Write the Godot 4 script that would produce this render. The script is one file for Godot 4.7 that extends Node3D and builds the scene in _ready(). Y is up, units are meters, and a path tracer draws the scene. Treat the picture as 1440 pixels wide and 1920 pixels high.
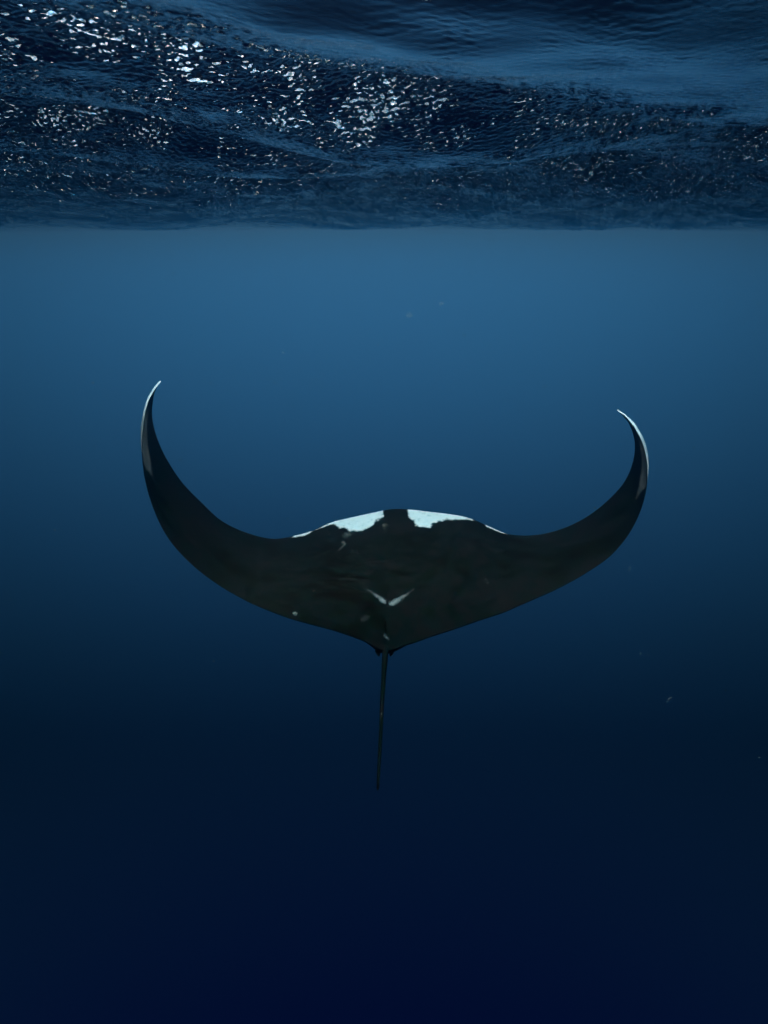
extends Node3D
# A manta ray seen from behind, just under the surface of a deep blue sea. Metres, y up, mean sea level at y = 0.

const FAR := 24.0
const EYE := Vector3(0.0, -0.75, 0.0)
var noise := FastNoiseLite.new()
var patchy := FastNoiseLite.new()
var waves: Array[PackedFloat32Array] = []   # each: kx, kz, amplitude, phase, |k|, radius beyond which it is left out


func _ready() -> void:
	# ---------------------------------------------------------------- camera, sky, sun, water
	var cam := Camera3D.new()
	cam.name = "camera"
	cam.fov = 73.74
	cam.near = 0.05
	cam.far = 400.0
	cam.position = EYE
	cam.rotation.x = -0.4072
	var lens := CameraAttributesPhysical.new()
	lens.frustum_focal_length = 16.0
	lens.frustum_focus_distance = 6.0
	lens.exposure_aperture = 1.4
	cam.attributes = lens
	add_child(cam)
	cam.current = true

	var sky_look := ProceduralSkyMaterial.new()
	sky_look.sky_top_color = Color(1.08, 1.42, 1.42)
	sky_look.sky_horizon_color = Color(2.3, 2.4, 2.4)
	sky_look.sky_curve = 0.5
	sky_look.sky_energy_multiplier = 1.0
	sky_look.ground_horizon_color = Color(0.73, 1.03, 1.16)
	sky_look.ground_bottom_color = Color(0.0, 0.0, 0.30)
	sky_look.ground_curve = 0.30
	sky_look.ground_energy_multiplier = 1.0
	sky_look.sun_angle_max = 4.0
	var sky := Sky.new()
	sky.sky_material = sky_look
	var env := Environment.new()
	env.background_mode = Environment.BG_SKY
	env.sky = sky
	env.tonemap_mode = Environment.TONE_MAPPER_LINEAR
	env.tonemap_exposure = 1.8
	env.sdfgi_enabled = true
	env.ssao_enabled = true
	env.ssil_enabled = true
	env.volumetric_fog_enabled = true
	env.volumetric_fog_density = 0.124
	env.volumetric_fog_albedo = Color(0.18, 0.70, 0.97)
	env.volumetric_fog_anisotropy = 0.95
	var world := WorldEnvironment.new()
	world.name = "world_environment"
	world.environment = env
	add_child(world)

	var sun := DirectionalLight3D.new()
	sun.name = "sun"
	sun.light_energy = 1.6
	sun.light_color = Color(1.0, 0.97, 0.92)
	sun.light_angular_distance = 0.5
	sun.shadow_enabled = true
	sun.rotation_degrees = Vector3(-24.0, 186.0, 0.0)
	add_child(sun)

	noise.seed = 11
	noise.noise_type = FastNoiseLite.TYPE_SIMPLEX_SMOOTH
	noise.frequency = 1.0
	noise.fractal_octaves = 4
	patchy.seed = 5
	patchy.noise_type = FastNoiseLite.TYPE_SIMPLEX_SMOOTH
	patchy.frequency = 0.35
	patchy.fractal_octaves = 2

	build_sea()
	build_manta()
	build_specks()


# -------------------------------------------------------------------- the sea surface
func add_wave(heading: float, length: float, amplitude: float, phase: float) -> void:
	var k := TAU / length
	waves.append(PackedFloat32Array([k * sin(heading), -k * cos(heading), amplitude, phase, k, 330.0 * length]))


func make_waves() -> void:
	var rng := RandomNumberGenerator.new()
	rng.seed = 20
	# the swell whose troughs cross the view: heading is turned from straight ahead (-z) towards -x
	add_wave(-0.53, 2.8, 0.14, 0.0)
	waves[0][3] = PI - (waves[0][0] * 0.0 + waves[0][1] * -3.4)
	add_wave(0.30, 5.3, 0.05, 1.2)
	add_wave(1.15, 6.5, 0.11, 0.4)
	for i in 7:
		var length := 1.1 * pow(3.0, rng.randf())
		add_wave(-0.3 + rng.randfn(0.0, 0.6), length, 0.032 * length / TAU * rng.randf_range(0.7, 1.2), rng.randf() * TAU)
	for i in 12:
		var length := 0.26 * pow(3.6, rng.randf())
		add_wave(-0.35 + rng.randfn(0.0, 0.45), length, 0.027 * length / TAU * rng.randf_range(0.6, 1.3), rng.randf() * TAU)
	for i in 40:
		var length := 0.018 * pow(4.6, rng.randf())
		add_wave(-0.3 + rng.randfn(0.0, 0.55), length, 0.12 * length / TAU * rng.randf_range(0.6, 1.3), rng.randf() * TAU)
	for i in 8:
		var length := 0.085 * pow(2.4, rng.randf())
		add_wave(-0.3 + rng.randfn(0.0, 0.6), length, 0.045 * length / TAU * rng.randf_range(0.7, 1.2), rng.randf() * TAU)



func sea(x: float, z: float, r: float) -> Vector3:   # height, slope along x, slope along z
	var y := 0.0
	var sx := 0.0
	var sz := 0.0
	var gust := 0.8 + 0.45 * clampf(0.5 + 0.9 * patchy.get_noise_2d(x, z), 0.0, 1.0)
	var slick := smoothstep(2.75, 3.5, -0.504 * x - 0.864 * z) if z < 0.0 else 1.0   # smooth near side of the first swell
	# ripples come in small restless patches and leave the nearest swell almost smooth
	var fine := gust * clampf(0.9 + 1.1 * patchy.get_noise_2d(x * 4.0 + 30.0, z * 4.0), 0.35, 1.6) * (0.12 + 0.88 * slick) * (1.0 + 0.35 * smoothstep(0.0, 3.0, x)) * (1.0 + 2.6 * smoothstep(6.5, 15.0, r))
	var near := 0.85 + 0.15 * slick
	var still := 1.0 - smoothstep(FAR, FAR * 1.4, r)
	var calm := 1.0 - 0.52 * smoothstep(7.0, 18.0, r)   # the sea is calmer farther out
	for n in waves.size():
		var w := waves[n]
		if r > w[5]:
			continue
		var p := w[0] * x + w[1] * z + w[3]
		var a := w[2] * (1.0 if n == 2 else calm) if n < 10 else w[2] * (gust * calm * near if n < 22 else fine) * minf(1.0, 3.0 * (1.0 - r / w[5]))
		a *= still
		var c := cos(p)
		var s := sin(p)
		var b := 0.5 * w[4] * a if n < 22 else 0.0     # crests sharper than troughs
		y += a * (c + b * (2.0 * c * c - 1.0))
		var d := -a * (s + 4.0 * b * s * c)
		sx += d * w[0]
		sz += d * w[1]
	# far out the long swell carries the surface down to eye level
	var fall := clampf((r - 5.0) / (FAR - 5.0), 0.0, 1.0)
	return Vector3(y - 0.95 * pow(fall, 1.5) - 1.6 * (1.0 - exp(-maxf(0.0, r - FAR) / 60.0)), sx, sz)


func build_sea() -> void:
	make_waves()
	var water := StandardMaterial3D.new()
	water.resource_name = "sea_water"
	water.transparency = BaseMaterial3D.TRANSPARENCY_ALPHA
	water.albedo_color = Color(0.93, 0.99, 1.0, 0.0)
	water.roughness = 0.1
	water.metallic_specular = 0.5
	water.refraction_enabled = true
	water.refraction_scale = 0.033
	var rings := PackedFloat32Array()
	var r := 0.25
	while r < FAR:
		rings.append(r)
		r *= 1.03 if r < 1.6 else 1.0032
	rings.append(FAR)
	var turns := PackedFloat32Array()   # directions, fine where the picture looks, measured from -z
	var t := -PI
	while t < PI - 0.001:
		turns.append(t)
		var off := absf(t)
		t += 0.0014 if off < 0.48 else minf(0.0014 + (off - 0.48) * 0.06, 0.06)
	var o := sheet("sea_surface", rings, turns, water)
	o.set_meta("kind", "structure")
	o.set_meta("label", "rippled underside of the sea surface closing the top of the view")
	rings.clear()
	r = FAR
	while r < 320.0:
		rings.append(r)
		r *= 1.005 if r < 1.45 * FAR else 1.04
	o = sheet("sea_out_to_skyline", rings, turns, water)
	o.set_meta("kind", "structure")
	o.set_meta("label", "open sea surface carrying on into the distance")


func sheet(called: String, rings: PackedFloat32Array, turns: PackedFloat32Array, look: Material) -> MeshInstance3D:
	var cols := turns.size()
	var pts := PackedVector3Array()
	var nrm := PackedVector3Array()
	var idx := PackedInt32Array()
	var closed := rings[0] < 1.0
	var first := 1 if closed else 0
	if closed:
		pts.append(Vector3(0, sea(0, 0, 0.0).x, 0))
		nrm.append(Vector3.UP)
		for j in cols:
			idx.append_array([0, 1 + j, 1 + (j + 1) % cols])
	for ring in rings:
		for turn in turns:
			var x := ring * sin(turn)
			var z := -ring * cos(turn)
			var h := sea(x, z, ring)
			pts.append(Vector3(x, h.x, z))
			nrm.append(Vector3(-h.y, 1.0, -h.z).normalized())
	for i in rings.size() - 1:
		var a := first + i * cols
		var b := a + cols
		for j in cols:
			var k := (j + 1) % cols
			idx.append_array([a + j, b + j, b + k, a + j, b + k, a + k])
	return mesh_node(called, pts, nrm, idx, PackedColorArray(), look, self)


func mesh_node(called: String, pts: PackedVector3Array, nrm: PackedVector3Array, idx: PackedInt32Array, tint: PackedColorArray, look: Material, parent: Node) -> MeshInstance3D:
	var arrays := []
	arrays.resize(Mesh.ARRAY_MAX)
	arrays[Mesh.ARRAY_VERTEX] = pts
	arrays[Mesh.ARRAY_NORMAL] = nrm
	arrays[Mesh.ARRAY_INDEX] = idx
	if tint.size():
		arrays[Mesh.ARRAY_COLOR] = tint
	var m := ArrayMesh.new()
	m.add_surface_from_arrays(Mesh.PRIMITIVE_TRIANGLES, arrays)
	m.surface_set_material(0, look)
	var o := MeshInstance3D.new()
	o.name = called
	o.mesh = m
	parent.add_child(o, true)
	return o


# -------------------------------------------------------------------- the manta
# stations along the span: place, then the point on the front (crest) line and the point on the rear edge
var stations := [
	[-1.000, -1.286, 1.145, 0.150, -1.276, 1.151, 0.180],
	[-0.975, -1.325, 1.100, 0.132, -1.312, 1.109, 0.200],
	[-0.940, -1.360, 1.026, 0.108, -1.350, 1.043, 0.228],
	[-0.890, -1.392, 0.913, 0.068, -1.375, 0.936, 0.267],
	[-0.830, -1.406, 0.767, -0.004, -1.390, 0.804, 0.311],
	[-0.760, -1.392, 0.597, -0.088, -1.380, 0.648, 0.363],
	[-0.680, -1.348, 0.402, -0.193, -1.339, 0.470, 0.407],
	[-0.600, -1.269, 0.217, -0.300, -1.262, 0.303, 0.450],
	[-0.520, -1.172, 0.030, -0.407, -1.136, 0.169, 0.503],
	[-0.440, -1.028, -0.113, -0.515, -0.982, 0.067, 0.560],
	[-0.360, -0.858, -0.220, -0.632, -0.807, 0.003, 0.640],
	[-0.300, -0.717, -0.241, -0.720, -0.670, -0.027, 0.700],
	[-0.240, -0.578, -0.245, -0.825, -0.532, -0.045, 0.760],
	[-0.180, -0.435, -0.216, -0.908, -0.393, -0.050, 0.820],
	[-0.120, -0.280, -0.206, -0.980, -0.258, -0.054, 0.880],
	[-0.060, -0.118, -0.181, -1.005, -0.132, -0.078, 0.928],
	[0.000, 0.044, -0.160, -1.030, -0.014, -0.124, 0.970],
	[0.060, 0.203, -0.154, -1.005, 0.111, -0.102, 0.928],
	[0.120, 0.361, -0.162, -0.980, 0.238, -0.080, 0.880],
	[0.180, 0.512, -0.151, -0.908, 0.371, -0.070, 0.820],
	[0.240, 0.655, -0.146, -0.825, 0.506, -0.056, 0.760],
	[0.300, 0.784, -0.163, -0.720, 0.645, -0.043, 0.700],
	[0.360, 0.913, -0.181, -0.632, 0.782, -0.015, 0.640],
	[0.440, 1.083, -0.134, -0.515, 0.969, 0.026, 0.560],
	[0.520, 1.237, -0.037, -0.407, 1.143, 0.098, 0.503],
	[0.600, 1.363, 0.098, -0.300, 1.303, 0.195, 0.450],
	[0.680, 1.457, 0.261, -0.193, 1.416, 0.341, 0.407],
	[0.760, 1.517, 0.441, -0.088, 1.478, 0.512, 0.363],
	[0.830, 1.522, 0.614, -0.004, 1.492, 0.668, 0.311],
	[0.890, 1.485, 0.764, 0.068, 1.464, 0.800, 0.267],
	[0.940, 1.428, 0.874, 0.108, 1.412, 0.898, 0.228],
	[0.975, 1.372, 0.938, 0.132, 1.361, 0.956, 0.200],
	[1.000, 1.325, 0.977, 0.150, 1.315, 0.985, 0.180],
]


func station(f: float) -> Array[Vector3]:
	var i := 0
	while i < stations.size() - 2 and stations[i + 1][0] < f:
		i += 1
	var p0: Array = stations[maxi(i - 1, 0)]
	var p1: Array = stations[i]
	var p2: Array = stations[i + 1]
	var p3: Array = stations[mini(i + 2, stations.size() - 1)]
	var h: float = p2[0] - p1[0]
	var t := (f - float(p1[0])) / h
	var v: Array[float] = []
	for k in range(1, 7):
		var m1: float = (p2[k] - p0[k]) / (p2[0] - p0[0]) * h
		var m2: float = (p3[k] - p1[k]) / (p3[0] - p1[0]) * h
		var a: float = p1[k]
		var b: float = p2[k]
		v.append((2.0 * t * t * t - 3.0 * t * t + 1.0) * a + (t * t * t - 2.0 * t * t + t) * m1 + (3.0 * t * t - 2.0 * t * t * t) * b + (t * t * t - t * t) * m2)
	var out: Array[Vector3] = [Vector3(v[0], v[1], v[2]), Vector3(v[3], v[4], v[5])]
	return out


func lerp_list(at: Array, vals: Array, x: float) -> float:
	if x <= at[0]:
		return vals[0]
	for i in range(1, at.size()):
		if x <= at[i]:
			var t: float = (x - at[i - 1]) / (at[i] - at[i - 1])
			t = t * t * (3.0 - 2.0 * t)
			return lerpf(vals[i - 1], vals[i], t)
	return vals[-1]


# a frame of the section at place f: front point, rear point, dorsal normal, half thickness, nose length, dorsal bulge, ventral bulge
func section(f: float) -> Array:
	var here := station(f)
	var before := station(maxf(f - 0.006, -1.0))
	var after := station(minf(f + 0.006, 1.0))
	var along := ((after[0] + after[1]) - (before[0] + before[1])).normalized()
	var chord := here[0] - here[1]
	var n := along.cross(chord).normalized()
	var u := absf(f)
	var half: float = lerp_list([0.0, 0.14, 0.26, 0.36, 0.55, 0.8, 0.93, 1.0], [0.20, 0.16, 0.075, 0.05, 0.034, 0.024, 0.012, 0.004], u)
	var nose: float = lerp_list([0.0, 0.16, 0.26, 0.4, 0.7, 1.0], [0.20, 0.17, 0.09, 0.05, 0.03, 0.004], u)
	var up: float = lerp_list([0.0, 0.16, 0.3, 0.5, 0.7, 1.0], [0.13, 0.10, 0.05, 0.025, 0.0, 0.0], u)
	var down: float = lerp_list([0.0, 0.2, 0.35, 0.6, 0.85, 1.0], [0.10, 0.06, 0.03, 0.022, 0.022, 0.002], u)
	return [here[0], here[1], n, half, nose, up, down, chord.normalized()]


func dorsal_rise(a: float) -> float:
	return 6.75 * a * (1.0 - a) * (1.0 - a)


func hump(edge: PackedFloat32Array, f: float) -> float:   # straight lines through pairs (place, value)
	var i := 0
	while i < edge.size() - 4 and edge[i + 2] < f:
		i += 2
	return lerpf(edge[i + 1], edge[i + 3], clampf((f - edge[i]) / (edge[i + 2] - edge[i]), 0.0, 1.0))


func skin(f: float, a: float, under: bool, p: Vector3) -> Color:
	var black := Color(0.0036, 0.0046, 0.0042)
	var white := Color(0.74, 0.78, 0.76)
	var n1 := noise.get_noise_3d(p.x * 7.0, p.y * 7.0, p.z * 7.0)
	var n2 := noise.get_noise_3d(p.x * 38.0 + 9.0, p.y * 38.0, p.z * 38.0)
	var c := black * (1.0 + 0.4 * n1 + 0.3 * n2 + 0.35 * noise.get_noise_3d(p.x * 1.7, p.y * 1.7, p.z * 1.7 + 5.0))
	var u := absf(f)
	if under:
		# pale belly with a dark margin along the rear edge; the wing tip is grey there and white towards the front
		var inner := smoothstep(0.26, 0.36, a + 0.1 * n1 + 0.05 * n2) * (1.0 - smoothstep(0.52, 0.62, u))
		var tip := smoothstep(0.725, 0.765, u + 0.012 * n2 - 0.10 * (a - 0.25))
		var grey := 0.25 if f < 0.0 else 0.7
		var pale := lerpf(grey, 1.0, maxf(smoothstep(0.25, 0.5, a + 0.05 * n1), smoothstep(0.89, 0.94, u)))
		return c.lerp(white * (0.97 + 0.12 * n2 + 0.12 * smoothstep(0.88, 0.93, u)), clampf(inner + tip * pale, 0.0, 1.0))
	return c.lerp(white * (0.95 + 0.10 * n2), patches(f, a, n1, n2))


# lower edges of the white shoulder patches: place along the span, share of the way from the rear edge to the front
var left_edge := PackedFloat32Array([-0.33, 1.1, -0.30, 0.985, -0.262, 0.965, -0.235, 1.01, -0.21, 0.995, -0.172, 0.985, -0.153, 0.91, -0.145, 0.915, -0.126, 0.85, -0.10, 0.80, -0.066, 0.815, -0.049, 0.90, -0.036, 0.925, -0.027, 0.94, -0.018, 1.3])
var right_edge := PackedFloat32Array([0.040, 1.3, 0.050, 0.94, 0.061, 0.90, 0.076, 0.825, 0.1, 0.815, 0.115, 0.83, 0.125, 0.895, 0.161, 0.94, 0.188, 0.955, 0.247, 0.998, 0.27, 1.03, 0.287, 0.995, 0.312, 0.985, 0.35, 0.995, 0.38, 1.2])
# pale strokes: from (place, share) to (place, share), half widths at both ends in metres, paleness
var strokes := [
	[-0.058, 0.208, -0.038, 0.192, 0.004, 0.012, 0.12], [-0.038, 0.192, -0.020, 0.181, 0.012, 0.020, 0.26], [-0.020, 0.181, -0.010, 0.177, 0.022, 0.016, 0.36],
	[0.019, 0.169, 0.034, 0.176, 0.022, 0.022, 0.38], [0.034, 0.176, 0.052, 0.190, 0.018, 0.011, 0.24], [0.052, 0.190, 0.074, 0.216, 0.009, 0.003, 0.12],
	[-0.128, 0.62, -0.135, 0.66, 0.006, 0.009, 0.16], [-0.128, 0.62, -0.143, 0.53, 0.006, 0.004, 0.12],
	[-0.192, 0.165, -0.190, 0.170, 0.005, 0.005, 0.2], [-0.066, 0.07, -0.055, 0.085, 0.010, 0.014, 0.03],
	[-0.004, 0.050, 0.010, 0.038, 0.010, 0.006, 0.17], [-0.110, 0.26, -0.06, 0.25, 0.012, 0.02, 0.010],
	[0.30, 0.62, 0.32, 0.66, 0.05, 0.03, 0.008],
]


func patches(f: float, a: float, n1: float, n2: float) -> float:
	var w := 0.0
	if absf(f) < 0.42 and a > 0.7:
		var g := f + 0.006 * noise.get_noise_2d(f * 60.0, a * 30.0)
		var low := hump(left_edge, g) if f < 0.01 else hump(right_edge, g)
		low += (0.25 + 0.75 * smoothstep(0.97, 0.90, low)) * (0.03 * n1 + 0.04 * noise.get_noise_2d(f * 55.0, a * 9.0) + 0.02 * noise.get_noise_2d(f * 170.0 + 7.0, a * 20.0))
		w = smoothstep(low - 0.008, low + 0.014, a)
		# thin grey smudges inside the white
		w *= 1.0 - 0.3 * smoothstep(0.25, 0.6, noise.get_noise_2d(f * 42.0, a * 17.0 + 3.0)) * smoothstep(0.02, 0.06, a - low)
	elif absf(f) < 0.42:
		for s in strokes:
			var p := Vector2(f * 2.3, a * 1.95)
			var q0 := Vector2(s[0] * 2.3, s[1] * 1.95)
			var q1 := Vector2(s[2] * 2.3, s[3] * 1.95)
			var t := clampf((p - q0).dot(q1 - q0) / (q1 - q0).length_squared(), 0.0, 1.0)
			var d := p.distance_to(q0.lerp(q1, t)) / lerpf(s[4], s[5], t) + 0.8 * noise.get_noise_3d(p.x * 75.0, p.y * 45.0, 2.0)
			if d < 1.6:
				w = maxf(w, float(s[6]) * (1.0 - smoothstep(0.3, 1.4, d + 0.9 * n2)) * (0.75 + 0.8 * n2 + 0.3 * n1))
	else:
		# the pale patch of the wing tip shows inside the dark rear rim
		var u := absf(f)
		var low := 0.05 + 0.25 * smoothstep(0.80, 0.735, u)
		var high := 0.38 - 0.10 * smoothstep(0.80, 0.735, u) + 0.10 * smoothstep(0.85, 0.92, u)
		var e := 0.035 * n1 + 0.03 * n2
		w = 0.075 * smoothstep(low - 0.03, low + 0.04, a + e) * (1.0 - smoothstep(high - 0.05, high + 0.06, a + e))
		w *= smoothstep(0.728, 0.75, u) * (1.0 - smoothstep(0.88, 0.94, u)) * (1.0 + 0.8 * n1)
	return w


func build_manta() -> void:
	var root := Node3D.new()
	root.name = "manta_ray"
	root.position = Vector3(0.02, -2.75, -4.0)
	add_child(root)
	root.set_meta("label", "black manta ray with white shoulder patches seen from behind, both wing tips curled up")
	root.set_meta("category", "manta ray")
	var spans := 640
	var back := 220
	var front := 26
	var belly := 70
	var ring := back + front + belly
	var pts := PackedVector3Array()
	var tint := PackedColorArray()
	for i in spans + 1:
		var f := -1.0 + 2.0 * i / spans
		var s := section(f)
		var fp: Vector3 = s[0]
		var rp: Vector3 = s[1]
		var n: Vector3 = s[2]
		var half: float = s[3]
		var ch: Vector3 = s[7]
		var thick := exp(-pow(f / 0.05, 2.0))     # root of the tail
		for j in ring:
			var p: Vector3
			var a := 0.0
			var under := false
			if j < back:
				a = float(j) / back
				p = rp.lerp(fp, a) + n * (float(s[5]) * dorsal_rise(a) + 0.012 * thick * exp(-a * 6.0))
			elif j < back + front:
				var q := PI * float(j - back) / front
				p = fp + ch * (float(s[4]) * sin(q)) - n * (half * (1.0 - cos(q)))
				a = 1.0
				under = q > 1.7
			else:
				a = 1.0 - float(j - back - front) / belly
				under = true
				p = (rp - n * (0.012 * thick)).lerp(fp - n * (2.0 * half), a) - n * (float(s[6]) * sin(PI * a) * (1.0 if a > 0.5 else 1.0))
			pts.append(p)
			tint.append(skin(f, a, under, p))
	var idx := PackedInt32Array()
	for i in spans:
		for j in ring:
			var k := (j + 1) % ring
			var b := i * ring
			var d := b + ring
			idx.append_array([b + j, d + k, d + j, b + j, b + k, d + k])
	# the tail grows out of the same skin
	var path: Array[Vector3] = [Vector3(0.0, -0.16, 0.62), Vector3(-0.014, -0.113, 1.000), Vector3(-0.028, -0.173, 1.280), Vector3(-0.038, -0.202, 1.580), Vector3(-0.047, -0.222, 1.820)]
	var start := pts.size()
	var steps := 90
	var sides := 14
	for i in steps + 1:
		var t := float(i) / steps
		var c := along_path(path, t)
		var e := (along_path(path, minf(t + 0.01, 1.0)) - along_path(path, maxf(t - 0.01, 0.0))).normalized()
		var across := e.cross(Vector3.UP).normalized()
		var high := across.cross(e)
		var rad: float = lerp_list([0.0, 0.28, 0.4, 0.7, 0.97, 1.0], [0.028, 0.0155, 0.0115, 0.0085, 0.006, 0.001], t)
		for j in sides:
			var q := TAU * j / sides
			var p := c + (across * cos(q) + high * sin(q)) * rad
			pts.append(p)
			tint.append(skin(0.0, 0.2, false, p) * (0.9 if i % 2 else 1.0))
	for i in steps:
		for j in sides:
			var k := (j + 1) % sides
			var b := start + i * sides
			var d := b + sides
			idx.append_array([b + j, d + j, d + k, b + j, d + k, b + k])
	var hide := StandardMaterial3D.new()
	hide.resource_name = "manta_skin"
	hide.vertex_color_use_as_albedo = true
	hide.roughness = 0.62
	hide.metallic_specular = 0.1
	mesh_node("body", pts, smooth_normals(pts, idx), idx, tint, hide, root)

	# a small fin on the back at the root of the tail, and the two paddles beside it
	blade("dorsal_fin", [Vector3(-0.012, -0.130, 0.70), Vector3(-0.012, -0.085, 0.79), Vector3(-0.012, -0.045, 0.88), Vector3(-0.012, -0.050, 0.93)], [0.10, 0.085, 0.05, 0.008], Vector3(0, 0.35, 1), 0.014, hide, root)
	for s in [-1.0, 1.0]:
		blade("pelvic_fin", [Vector3(-0.016 + 0.022 * s, -0.140, 0.80), Vector3(-0.016 + 0.032 * s, -0.140, 0.88), Vector3(-0.016 + 0.036 * s, -0.143, 0.93), Vector3(-0.016 + 0.030 * s, -0.150, 0.962)], [0.03, 0.04, 0.032, 0.008], Vector3(1, 0.1 * s, 0.0), 0.014, hide, root)
		blade("cephalic_lobe", [Vector3(0.04 + 0.27 * s, -0.46, -1.14), Vector3(0.04 + 0.30 * s, -0.54, -1.28), Vector3(0.04 + 0.28 * s, -0.62, -1.40), Vector3(0.04 + 0.22 * s, -0.70, -1.46)], [0.20, 0.17, 0.13, 0.05], Vector3(0.15 * s, 1, 0), 0.035, hide, root)


# a tapering fin: a row of lens-shaped sections along a path
func blade(called: String, path: Array[Vector3], widths: Array, wide: Vector3, thick: float, look: Material, parent: Node) -> void:
	var pts := PackedVector3Array()
	var tint := PackedColorArray()
	var idx := PackedInt32Array()
	var steps := 24
	var sides := 16
	for i in steps + 1:
		var t := float(i) / steps
		var c := along_path(path, t)
		var e := (along_path(path, minf(t + 0.02, 1.0)) - along_path(path, maxf(t - 0.02, 0.0))).normalized()
		var out := (wide - e * wide.dot(e)).normalized()
		var flat := e.cross(out).normalized()
		var k := t * (widths.size() - 1)
		var at := mini(int(k), widths.size() - 2)
		var w := lerpf(widths[at], widths[at + 1], k - at) * 0.5 * sqrt(1.0 - pow(t, 10.0) * 0.98)
		var d := thick * 0.5 * (1.0 - 0.7 * t) * sqrt(1.0 - pow(t, 10.0) * 0.98)
		for j in sides:
			var q := TAU * j / sides
			var p := c + out * (w * cos(q)) + flat * (d * sin(q))
			pts.append(p)
			tint.append(skin(0.0, 0.3, false, p))
	for i in steps:
		for j in sides:
			var k := (j + 1) % sides
			var b := i * sides
			idx.append_array([b + j, b + sides + j, b + sides + k, b + j, b + sides + k, b + k])
	mesh_node(called, pts, smooth_normals(pts, idx), idx, tint, look, parent)


func along_path(path: Array[Vector3], t: float) -> Vector3:
	var x := t * (path.size() - 1)
	var i := mini(int(x), path.size() - 2)
	return path[i].cubic_interpolate(path[i + 1], path[maxi(i - 1, 0)], path[mini(i + 2, path.size() - 1)], x - i)


func smooth_normals(pts: PackedVector3Array, idx: PackedInt32Array) -> PackedVector3Array:
	var nrm := PackedVector3Array()
	nrm.resize(pts.size())
	for i in range(0, idx.size(), 3):
		var a := idx[i]
		var b := idx[i + 1]
		var c := idx[i + 2]
		var g := (pts[c] - pts[a]).cross(pts[b] - pts[a])    # front faces run clockwise
		nrm[a] += g
		nrm[b] += g
		nrm[c] += g
	for i in nrm.size():
		nrm[i] = nrm[i].normalized()
	return nrm


# -------------------------------------------------------------------- drifting specks
func build_specks() -> void:
	var rng := RandomNumberGenerator.new()
	rng.seed = 77
	var bit := SphereMesh.new()
	bit.radius = 0.5
	bit.height = 1.0
	bit.radial_segments = 7
	bit.rings = 4
	var look := StandardMaterial3D.new()
	look.resource_name = "plankton"
	look.albedo_color = Color(0.72, 0.74, 0.70)
	look.roughness = 0.8
	look.transparency = BaseMaterial3D.TRANSPARENCY_ALPHA_HASH
	look.albedo_color.a = 0.25
	bit.material = look
	var m := MultiMesh.new()
	m.transform_format = MultiMesh.TRANSFORM_3D
	m.mesh = bit
	m.instance_count = 420
	for i in 420:
		var far := 1.2 * pow(11.0, pow(rng.randf(), 0.6))
		var side := rng.randf_range(-0.62, 0.62)
		var down := rng.randf_range(-0.03, 0.75)
		var p := EYE + Vector3(far * sin(side), -far * tan(down), -far * cos(side))
		if i < 60:
			p = Vector3(rng.randf_range(-18, 18), rng.randf_range(-24.0, -6.0), rng.randf_range(-18, 12))
		elif i < 85:
			far = rng.randf_range(0.7, 2.0)
			p = EYE + Vector3(far * tan(side), -far * tan(down), -far)
		var b := Basis.from_euler(Vector3(rng.randf() * TAU, rng.randf() * TAU, 0.0)).scaled(Vector3.ONE * (0.002 + 0.0055 * pow(rng.randf(), 3.0)) * (1.2 if i >= 60 and i < 85 else 1.0))
		m.set_instance_transform(i, Transform3D(b * Basis.from_scale(Vector3(1.0, rng.randf_range(0.3, 1.0), rng.randf_range(0.4, 1.0))), p))
	var o := MultiMeshInstance3D.new()
	o.name = "marine_snow"
	o.multimesh = m
	add_child(o)
	o.set_meta("kind", "stuff")
	o.set_meta("label", "tiny pale plankton specks drifting in the blue water")
	o.set_meta("category", "plankton")
